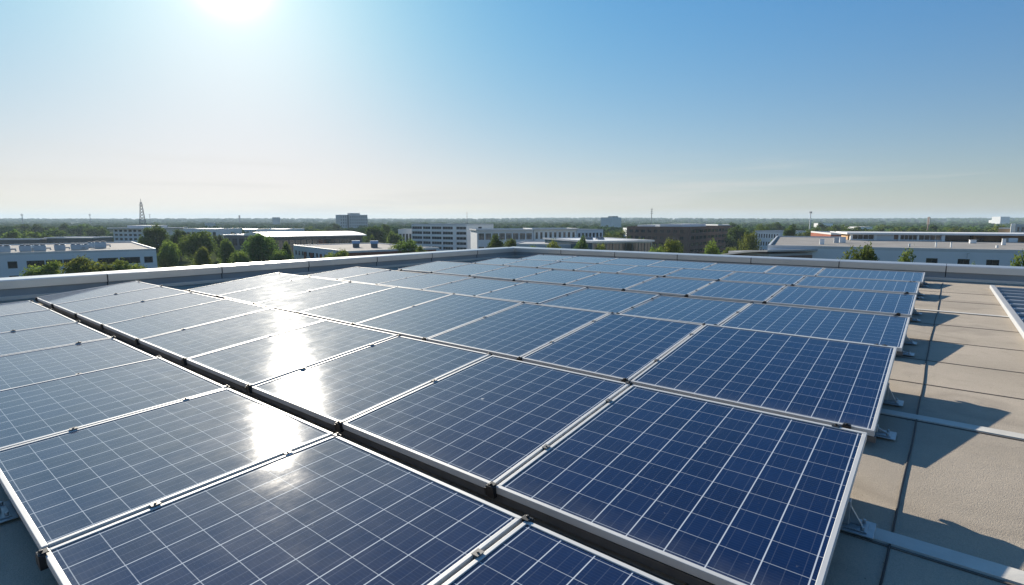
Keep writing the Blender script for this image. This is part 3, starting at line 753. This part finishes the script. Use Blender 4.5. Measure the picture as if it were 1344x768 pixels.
# 7 long hall with curved white roof
A, Bq = at(352, 185), at(474, 205)
b7 = Building('warehouse', A, Bq, 34, zat(309.5, 195), 'darkwall', 'long dark glazed hall with gently curved white metal roof left of the tall grey block', 'building', roof='roofgrey', lip=0, over=0)
b7.face('front', [(1.2, zat(309.5, 195) - 1.3)], even(.5, b7.L - .5, 16, .9), 'darkframe', 2); b7.finish()
q = MB(); prof = []
for i in range(13):
    t = i/12; prof.append((-1.2 + t*36.4, b7.zt + .08 + 1.1*math.sin(math.pi*t)**.8))
prof += [(35.2, b7.zt - .25), (-1.2, b7.zt - .25)]
q.prism([(a_, b_) for a_, b_ in prof], -1.5, b7.L + 1.5); q.build('curved_roof', M['roofwhite'], b7.e)
# 8 low building with brown roof
A, Bq = at(383, 160), at(452, 128)
b8 = Building('low_building', A, Bq, 26, zat(327, 139), 'palegrey', 'low pale building with beige gravel roof and brown door panels left of centre', 'building', roof='roofbeige', lip=.25)
b8.face('front', storeys(0, 2.95, 2, .3, .72), even(.8, b8.L - .8, 13, .5), 'darkframe', 2); b8.finish()
q = MB(); q.box((b8.L + .004, .3, 0), (b8.L + .12, 25, b8.zt - .35)); q.build('brick_facing', M['redbrick'], b8.e)
for px in (398, 406.5, 419):
    s_ = b8.s_of(px); q = MB(); q.box((s_ - .9, -.06, 2.2), (s_ + .9, -.004, 5.0)); q.build('brown_panel', M['redbrick'], b8.e)
simple_b('low_building', 500, 150, 572, 158, 327.5, 12, 'redbrick', 'roofbeige', 'low red brick building with beige roof in front of the white five storey office', 1, 10, .5, lip=.25)
for i, (px, D, z) in enumerate(((466, 150, 0), (490, 149, 0))):
    p = at(px, D); p.z = b8.zt - .11; e = empty('roof_vent', p, .3)
    q = MB(); q.box((-.9, -.9, 0), (.9, .9, 1.1)); q.build('curb', M['darkwall'], e)
    q = MB(); q.prism([(-1.1, 1.1), (1.1, 1.1), (.5, 1.9), (-.5, 1.9)], -1.1, 1.1); q.build('hood', M['hvac'], e)
    tag(e, ('left' if i == 0 else 'right') + ' of two small grey roof vents on the low beige roof left of centre', 'roof vent', 'roof vents on the low building')
# 9 tall block
b9 = simple_b('tower_block', 446, 560, 482.5, 575, 282.6, 18, 'grey', 'roofgrey', 'tall grey block of flats standing above the skyline left of centre', 6, 12, .35, lip=.6)
q = MB(); q.box((b9.L*.38, 3, b9.zt), (b9.L*.75, 12, b9.zt + 2.3)); q.build('lift_housing', M['grey'], b9.e)
q = MB(); q.box((b9.L*.26, -.35, 0), (b9.L*.32, -.01, b9.zt + .4)); q.build('stair_shaft', M['darkwall'], b9.e)
# 10 white five storey office
A, Bq = at(540, 252), at(612.5, 236)
b10 = Building('office_building', A, Bq, 22, zat(295, 244), 'white', 'white five storey office with dark strip windows left of the roof corner', 'building', roof='roofgrey', lip=.45)
cc = [(b10.s_of(x0), b10.s_of(x1)) for x0, x1 in ((540.5, 553.5), (554.5, 564.5), (566, 579), (580.5, 594), (598.5, 611.6))]
hh = (b10.zt - .5)/5; b10.face('front', storeys(0, hh, 5, .30, .86), cc, 'frame', 1.6)
b10.face('right', storeys(0, hh, 5, .3, .8), [(9, 12)], 'darkframe', 1); b10.finish()
simple_b('warehouse', 522, 260, 541, 260, 301.5, 20, 'palegrey', 'roofwhite', 'small low white roofed building just left of the white five storey office', 1, 4, .6)
# 12 long white building
b12 = simple_b('office_building', 626, 200, 700, 205, 301.6, 16, 'palegrey', 'roofwhite', 'pale two storey building with glazed upper floor right of the five storey office', 2, 8, .82, lip=.35, over=.5, frame='frame', mull=4)
b12b = simple_b('office_building', 700.5, 206, 757, 209, 300.4, 16, 'white', 'roofwhite', 'white two storey building with flat overhanging roof behind the parapet corner', 2, 9, .5, lip=.3, over=.9, frame='darkframe')
simple_b('office_building', 757.5, 212, 792, 222, 301.6, 16, 'bluegrey', 'roofgrey', 'blue-grey two storey wing below the pale square tower', 2, 7, .6, lip=.3)
b13 = simple_b('tower_block', 788.5, 470, 803, 462, 286.0, 15, 'palegrey', 'roofgrey', 'pale square tower block standing above the skyline right of centre', 0, 0, lip=.5)
q = MB(); q.box((b13.L*.55, 2, b13.zt), (b13.L*.98, 10, b13.zt + 1.5)); q.build('lift_housing', M['grey'], b13.e)
# 14 teal glass building
A, Bq = at(778, 150), at(857, 158)
b14 = Building('glass_building', A, Bq, 30, zat(316.5, 154), 'teal', 'low teal glass building with pale flat roof right of centre', 'building', roof='roofwhite', lip=.3, over=.5)
b14.face('front', [(.4, 3.4), (3.9, b14.zt - .7)], even(.3, b14.L - .3, 9, .93), 'darkframe', 2); b14.finish()
for i, t in enumerate((.35, .55)):
    p = b14.pt(b14.L*t, 14, b14.zt - .11); e = empty('skylight', p, b14.ang)
    q = MB(); q.box((-1.2, -.8, 0), (1.2, .8, .35)); q.build('curb', M['frame'], e); q = MB(); q.prism([(-.8, .35), (.8, .35), (0, .8)], -1.2, 1.2); q.build('pane', M['glass'], e)
    tag(e, ('left' if i == 0 else 'right') + ' of two small skylights on the pale roof of the teal glass building', 'skylight', 'skylights on the teal building')
# grey apron roof before it
simple_b('low_building', 672, 165, 780, 160, 321, 22, 'grey', 'roofgrey', 'low grey roofed annex between the parapet corner and the teal glass building', 1, 8, .5, lip=.25)
# 15 brown office
A, Bq = at(905, 214), at(961, 262)
b15 = Building('office_building', A, Bq, 27, zat(299.0, 214), 'brown', 'brown brick office with rows of dark windows right of centre', 'building', roof='roofgrey', lip=.5)
hh = (b15.zt - .3)/4
b15.face('front', storeys(0, hh, 4, .28, .80), even(2.2, b15.L - .6, 11, .84), 'darkframe', 2)
b15.face('left', storeys(0, hh, 4, .30, .76), even(.6, 27 - 1.6, 9, .60), 'darkframe', 2); b15.finish()
q = MB(); q.box((2, 4, b15.zt - .1), (b15.L*.55, 13, b15.zt + 1.4)); q.build('roof_plant_room', M['palegrey'], b15.e)
q = MB(); q.box((2, 15, b15.zt - .1), (b15.L*.5, 23, b15.zt + 1.0)); q.build('roof_plant_room', M['roofwhite'], b15.e)
# 17 curved ramp roof
A, Bq = at(958, 95), at(1012, 86)
b17 = Building('canopy_building', A, Bq, 12, zat(332, 90), 'brown', 'low brown annex with a pale grey sloping canopy roof beside the blue grey wall', 'building', roof='roofgrey', lip=0)
b17.finish()
q = MB(); pr = []
for i in range(9): pr.append((b17.zt - .9 + 1.75*(i/8)**.7, i/8))
Mx = Matrix(((0, 0, 1, 0), (1, 0, 0, 0), (0, 1, 0, 0), (0, 0, 0, 1)))
up = [((b17.L + 1.5)*i/8 - 1, b17.zt - .6 + 1.35*math.sin(i/8*1.35)) for i in range(9)]
poly = up + [(x, z - .28) for x, z in reversed(up)]
q.prism(poly, -.8, 12, Matrix(((0, 1, 0, 0), (1, 0, 0, 0), (0, 0, 1, 0), (0, 0, 0, 1)))); q.build('sloping_canopy', M['roofgrey'], b17.e)
# 18 the long blue grey building at right
A, Bq = at(1010, 92), at(1420, 74); Bq = A + (Bq - A)*2.7
b18 = Building('industrial_block', A, Bq, 62, zat(323.5, 91), 'bluegrey', 'long blue-grey walled block with beige gravel roof filling the right of the skyline', 'building', roof='roofbeige', lip=.30)
zz = (b18.z_of(1265, 352.5), b18.z_of(1265, 340.0))
cc = [(b18.s_of(x0), b18.s_of(x1)) for x0, x1 in ((1221, 1236.5), (1263, 1279), (1301, 1318.5), (1350, 1368))]
b18.face('front', [zz], cc, 'darkframe', 2); b18.face('left', [], []); b18.finish()
# clerestory pavilion on its roof
def pavilion():
    A, Bq = at(1118, 122), at(1400, 108); d = (Bq - A); L = math.hypot(d.x, d.y); ang = math.atan2(d.y, d.x); z0 = b18.zt - .115
    z1 = zat(305.5, 120); e = empty('roof_pavilion', (A.x, A.y, 0), ang)
    q = MB(); q.box((-.8, -.5, z1 - .42), (L, 13, z1)); q.build('roof', M['roofwhite'], e, .05)
    q = MB(); q.box((.2, 4.0, z0), (L - 1, 12, z1 - .43)); q.build('back_wall', M['tan'], e)
    q = MB()
    def s_of(px):
        k = ray(px, HOR); dd = Vector((d.x/L, d.y/L)); return (A.y*k.x - A.x*k.y)/(dd.x*k.y - dd.y*k.x)
    q.box((0, .2, z0), (s_of(1243), .5, z0 + .30)); q.build('sill', M['palegrey'], e)
    for x0, x1 in ((1118, 1121), (1149.5, 1153), (1181.5, 1184), (1206.5, 1208.5), (1238.5, 1243)):
        q = MB(); q.box((s_of(x0), .0, z0), (s_of(x1), .7, z1 - .43)); q.build('pillar', M['white'], e)
    for x0, x1, mat in ((1153.2, 1176, 'palegrey'),):
        q = MB(); q.box((s_of(x0), .25, z0 + .31), (s_of(x1), .45, z1 - .44)); q.build('wall_panel', M[mat], e)
    q = MB(); q.box((s_of(1176.3), .25, z0 + .31), (s_of(1181.3), .45, z1 - .44)); q.build('wall_panel', M['brown'], e)
    for x0, x1 in ((1121.3, 1149.2), (1184.3, 1206.2), (1208.8, 1238.2)):
        f = MB(); s0, s1 = s_of(x0), s_of(x1); fz0, fz1 = z0 + .31, z1 - .44
        n = 4
        for k in range(n + 1): x = s0 + (s1 - s0)*k/n; f.box((x - .05, .25, fz0), (x + .05, .38, fz1))
        f.box((s0 + .05, .26, fz1 - .08), (s1 - .05, .37, fz1 - .001)); w_ = f.build('window', M['frame'], e)
        g_ = MB(); g_.box((s0, .39, fz0), (s1, .43, fz1)); g_.build('pane', M['glass'], w_)
    f = MB(); s0, s1 = s_of(1243.3), s_of(1287); f.box((s0, 3.6, z0 + .05), (s1, 3.8, z1 - .44)); w_ = f.build('window', M['glass'], e)
    q = MB(); q.box((s_of(1287.2), 2.6, z0), (s_of(1291), 3.6, z1 - .44)); q.build('pillar', M['tan'], e)
    q = MB(); q.box((s_of(1291.3), 3.1, z0 + .1), (s_of(1303), 3.3, z1 - 1.0)); q.build('window', M['glass'], e)
    q = MB(); q.box((s_of(1326), -.4, z0), (s_of(1338), 2.5, z1 - .9)); q.build('stair_box', M['white'], e)
    tag(e, 'long white roofed pavilion with glazed bays standing on the blue-grey block at right', 'pavilion')
    return s_of, e
ps, pe = pavilion()
zr = b18.zt - .115
def roof_bit(name, px, D, w, d_, h, mat, label, cat, prism=False, bev=.04):
    p = at(px, D); p.z = zr; e = empty(name, p, b18.ang)
    q = MB()
    if prism: q.prism([(-d_/2, 0), (d_/2, 0), (d_*.1, h), (-d_*.35, h)], -w/2, w/2)
    else: q.box((-w/2, -d_/2, .0), (w/2, d_/2, h*.86))
    q.build('housing', M[mat], e, bev)
    q = MB(); q.box((-w*.55, -d_*.55, h*.862), (w*.55, d_*.55, h)) if not prism else q.box((-w*.55, -d_*.36, h + .002), (w*.55, d_*.12, h + .07)); q.build('cap', M['frame'], e)
    tag(e, label, cat); return e
roof_bit('roof_vent', 1081, 101, .75, .8, 1.0, 'white', 'white slanted vent near the left end of the beige roof at right', 'roof vent', True)
roof_bit('roof_vent', 1100, 108, .9, .9, 1.0, 'grey', 'grey slanted vent, left of a close pair on the beige roof at right', 'roof vent', True)
roof_bit('roof_vent', 1108, 109, 1.1, .9, 1.1, 'palegrey', 'pale slanted vent, right of a close pair on the beige roof at right', 'roof vent', True)
roof_bit('roof_post', 1232, 90, .2, .2, .95, 'white', 'left of two short white posts on the beige roof at right', 'post')
roof_bit('roof_post', 1252, 89, .2, .2, .95, 'white', 'right of two short white posts on the beige roof at right', 'post')
roof_bit('roof_post', 1197, 92, .28, .2, .55, 'palegrey', 'short grey stub on the beige roof left of the white posts', 'post')
roof_bit('rooftop_unit', 1280, 106, 1.0, .8, .7, 'white', 'small white box unit standing in the tan recess of the pavilion', 'unit')
roof_bit('roof_vent', 1321, 98, .55, .5, 1.15, 'white', 'white cowl vent left of the white stair box at the right edge', 'roof vent', True)
roof_bit('roof_vent', 1313, 88, .3, .3, .45, 'white', 'tiny pale vent on the beige roof near the right picture edge', 'roof vent')
# lamp on the blue-grey wall
p = b18.pt(b18.s_of(1274), -.02, b18.z_of(1274, 341)); e = empty('wall_lamp', p, b18.ang)
MB().tube([(0, 0, 0), (0, -.25, .15), (0, -.25, .95), (0, -.55, 1.02)], .035, 6).build('arm', M['galv'], e); q = MB(); q.box((-.12, -.85, .95), (.12, -.45, 1.03)); q.build('lamp_head', M['galv'], e)
tag(e, 'small lamp on a thin arm above the middle window of the blue-grey wall at right', 'lamp')
# 19 other pieces
simple_b('low_building', 1092, 160, 1123, 158, 306.8, 30, 'redbrick', 'roofgrey', 'red brick building between the trees and the white roofed pavilion', 0, 0, lip=.3)
simple_b('office_building', 992, 215, 1024, 205, 304.0, 16, 'white', 'roofgrey', 'white building with a grid of small dark windows behind the bright round tree', 3, 9, .5, lip=.4)
simple_b('office_building', 1312, 250, 1332, 245, 299.5, 14, 'tan', 'roofgrey', 'small tan building among trees near the right picture edge', 1, 4, .5)
b20 = simple_b('office_building', 1334, 240, 1365, 235, 295.0, 14, 'grey', 'roofgrey', 'grey building cut by the right picture edge above the pavilion', 3, 5, .5)
q = MB(); q.box((-1.5, 1, 0), (-.1, 4, b20.zt + .4)); q.build('stair_tower', M['white'], b20.e)
simple_b('tower_block', 1313, 1100, 1325.5, 1100, 284.6, 20, 'bluegrey', 'roofgrey', 'blue-grey slab block on the far skyline at right', 0, 0)
simple_b('tower_block', 1309, 1120, 1312.7, 1120, 289.0, 20, 'white', 'roofgrey', 'low white wing left of the blue-grey slab block on the far skyline', 0, 0)
simple_b('tower_block', 357.5, 900, 363.5, 900, 285.4, 12, 'grey', 'roofgrey', 'small dark tower on the far skyline left of the tall grey block', 0, 0)
simple_b('warehouse', 943, 420, 968, 420, 295.0, 30, 'palegrey', 'roofwhite', 'distant white roofed hall above the right end of the brown office', 1, 6, .5)
simple_b('warehouse', 1074, 520, 1094, 520, 293.2, 7, 'white', 'roofwhite', 'distant white building among the trees right of the white chimney mast', 1, 6, .5)
simple_b('warehouse', 1129, 380, 1146, 380, 298.0, 18, 'white', 'roofwhite', 'distant white building just above the left part of the pavilion roof', 1, 5, .5)
simple_b('warehouse', 826, 330, 846, 330, 299.8, 18, 'bluegrey', 'roofwhite', 'distant blue roofed hall between the pale tower and the brown office', 1, 5, .5)
# masts
def lattice(px, D, ytop, wb, label):
    p = at(px, D); zt = zat(ytop, D); e = empty('lattice_mast', (p.x, p.y, 0), .5); q = MB(); n = 14; f = lambda t: wb*(1 - .85*t)/2
    cor = [(-1, -1), (1, -1), (1, 1), (-1, 1)]
    for cx, cy in cor: q.tube([(cx*f(0), cy*f(0), 0), (cx*f(1), cy*f(1), zt*.93)], .14, 4)
    for i in range(n):
        t0, t1 = i/n, (i + 1)/n
        for k in range(4):
            c0, c1 = cor[k], cor[(k+1) % 4]
            q.tube([(c0[0]*f(t0), c0[1]*f(t0), zt*.93*t0), (c1[0]*f(t1), c1[1]*f(t1), zt*.93*t1)], .08, 4)
            q.tube([(c1[0]*f(t0), c1[1]*f(t0), zt*.93*t0), (c0[0]*f(t1), c0[1]*f(t1), zt*.93*t1)], .08, 4)
    q.build('lattice', M['mast'], e)
    MB().tube([(0, 0, zt*.93), (0, 0, zt)], .12, 6).build('antenna', M['mast'], e)
    q = MB(); q.box((-f(.85) - .5, -f(.85) - .5, zt*.86), (f(.85) + .5, f(.85) + .5, zt*.865)); q.build('platform', M['mast'], e)
    tag(e, label, 'mast')
lattice(187, 330, 261, 5.0, 'tall steel lattice mast above the three storey grey office at left')
def pole(px, D, ytop, r0, mat, label, arms=3):
    p = at(px, D); zt = zat(ytop, D); e = empty('radio_mast', (p.x, p.y, hill(p.x, p.y)), rnd.uniform(0, 3)); zt -= hill(p.x, p.y)
    MB().tube([(0, 0, 0), (0, 0, zt*.6), (0, 0, zt)], [r0, r0*.8, r0*.45], 8).build('pole', M[mat], e)
    q = MB()
    for k in range(arms):
        z = zt*(.98 - .09*k)
        for s_ in (-1, 1): q.box((s_*r0*1.6 - r0*.4, -r0*.4, z - r0*2.4), (s_*r0*1.6 + r0*.4, r0*.4, z))
        q.box((-r0*1.4, -r0*.15, z - r0*1.4), (r0*1.4, r0*.15, z - r0*1.1))
    q.build('antenna', M['mast'], e); tag(e, label, 'mast')
pole(1063.5, 330, 277, .42, 'white', 'white chimney-like mast standing in the trees at right', 1)
pole(1219, 330, 284.5, .55, 'rust', 'reddish mast behind the right half of the pavilion')
pole(613, 262, 278, .16, 'mast', 'thin mast on the right end of the white five storey office', 2)
pole(855, 700, 273.5, .55, 'mast', 'thin dark mast on the skyline above the brown office')
pole(29.5, 1000, 280.5, .8, 'mast', 'faint mast on the far skyline near the left picture edge', 2)
pole(118.5, 1100, 280.5, .7, 'mast', 'faint mast on the far skyline left of the lattice mast', 2)
pole(197, 900, 281, .5, 'mast', 'faint thin mast on the far skyline just right of the lattice mast', 1)
pole(314.5, 1000, 282.5, .8, 'mast', 'faint mast on the far skyline between the lattice mast and the tall grey block', 2)

# trees that share their look but not their place get the group label above
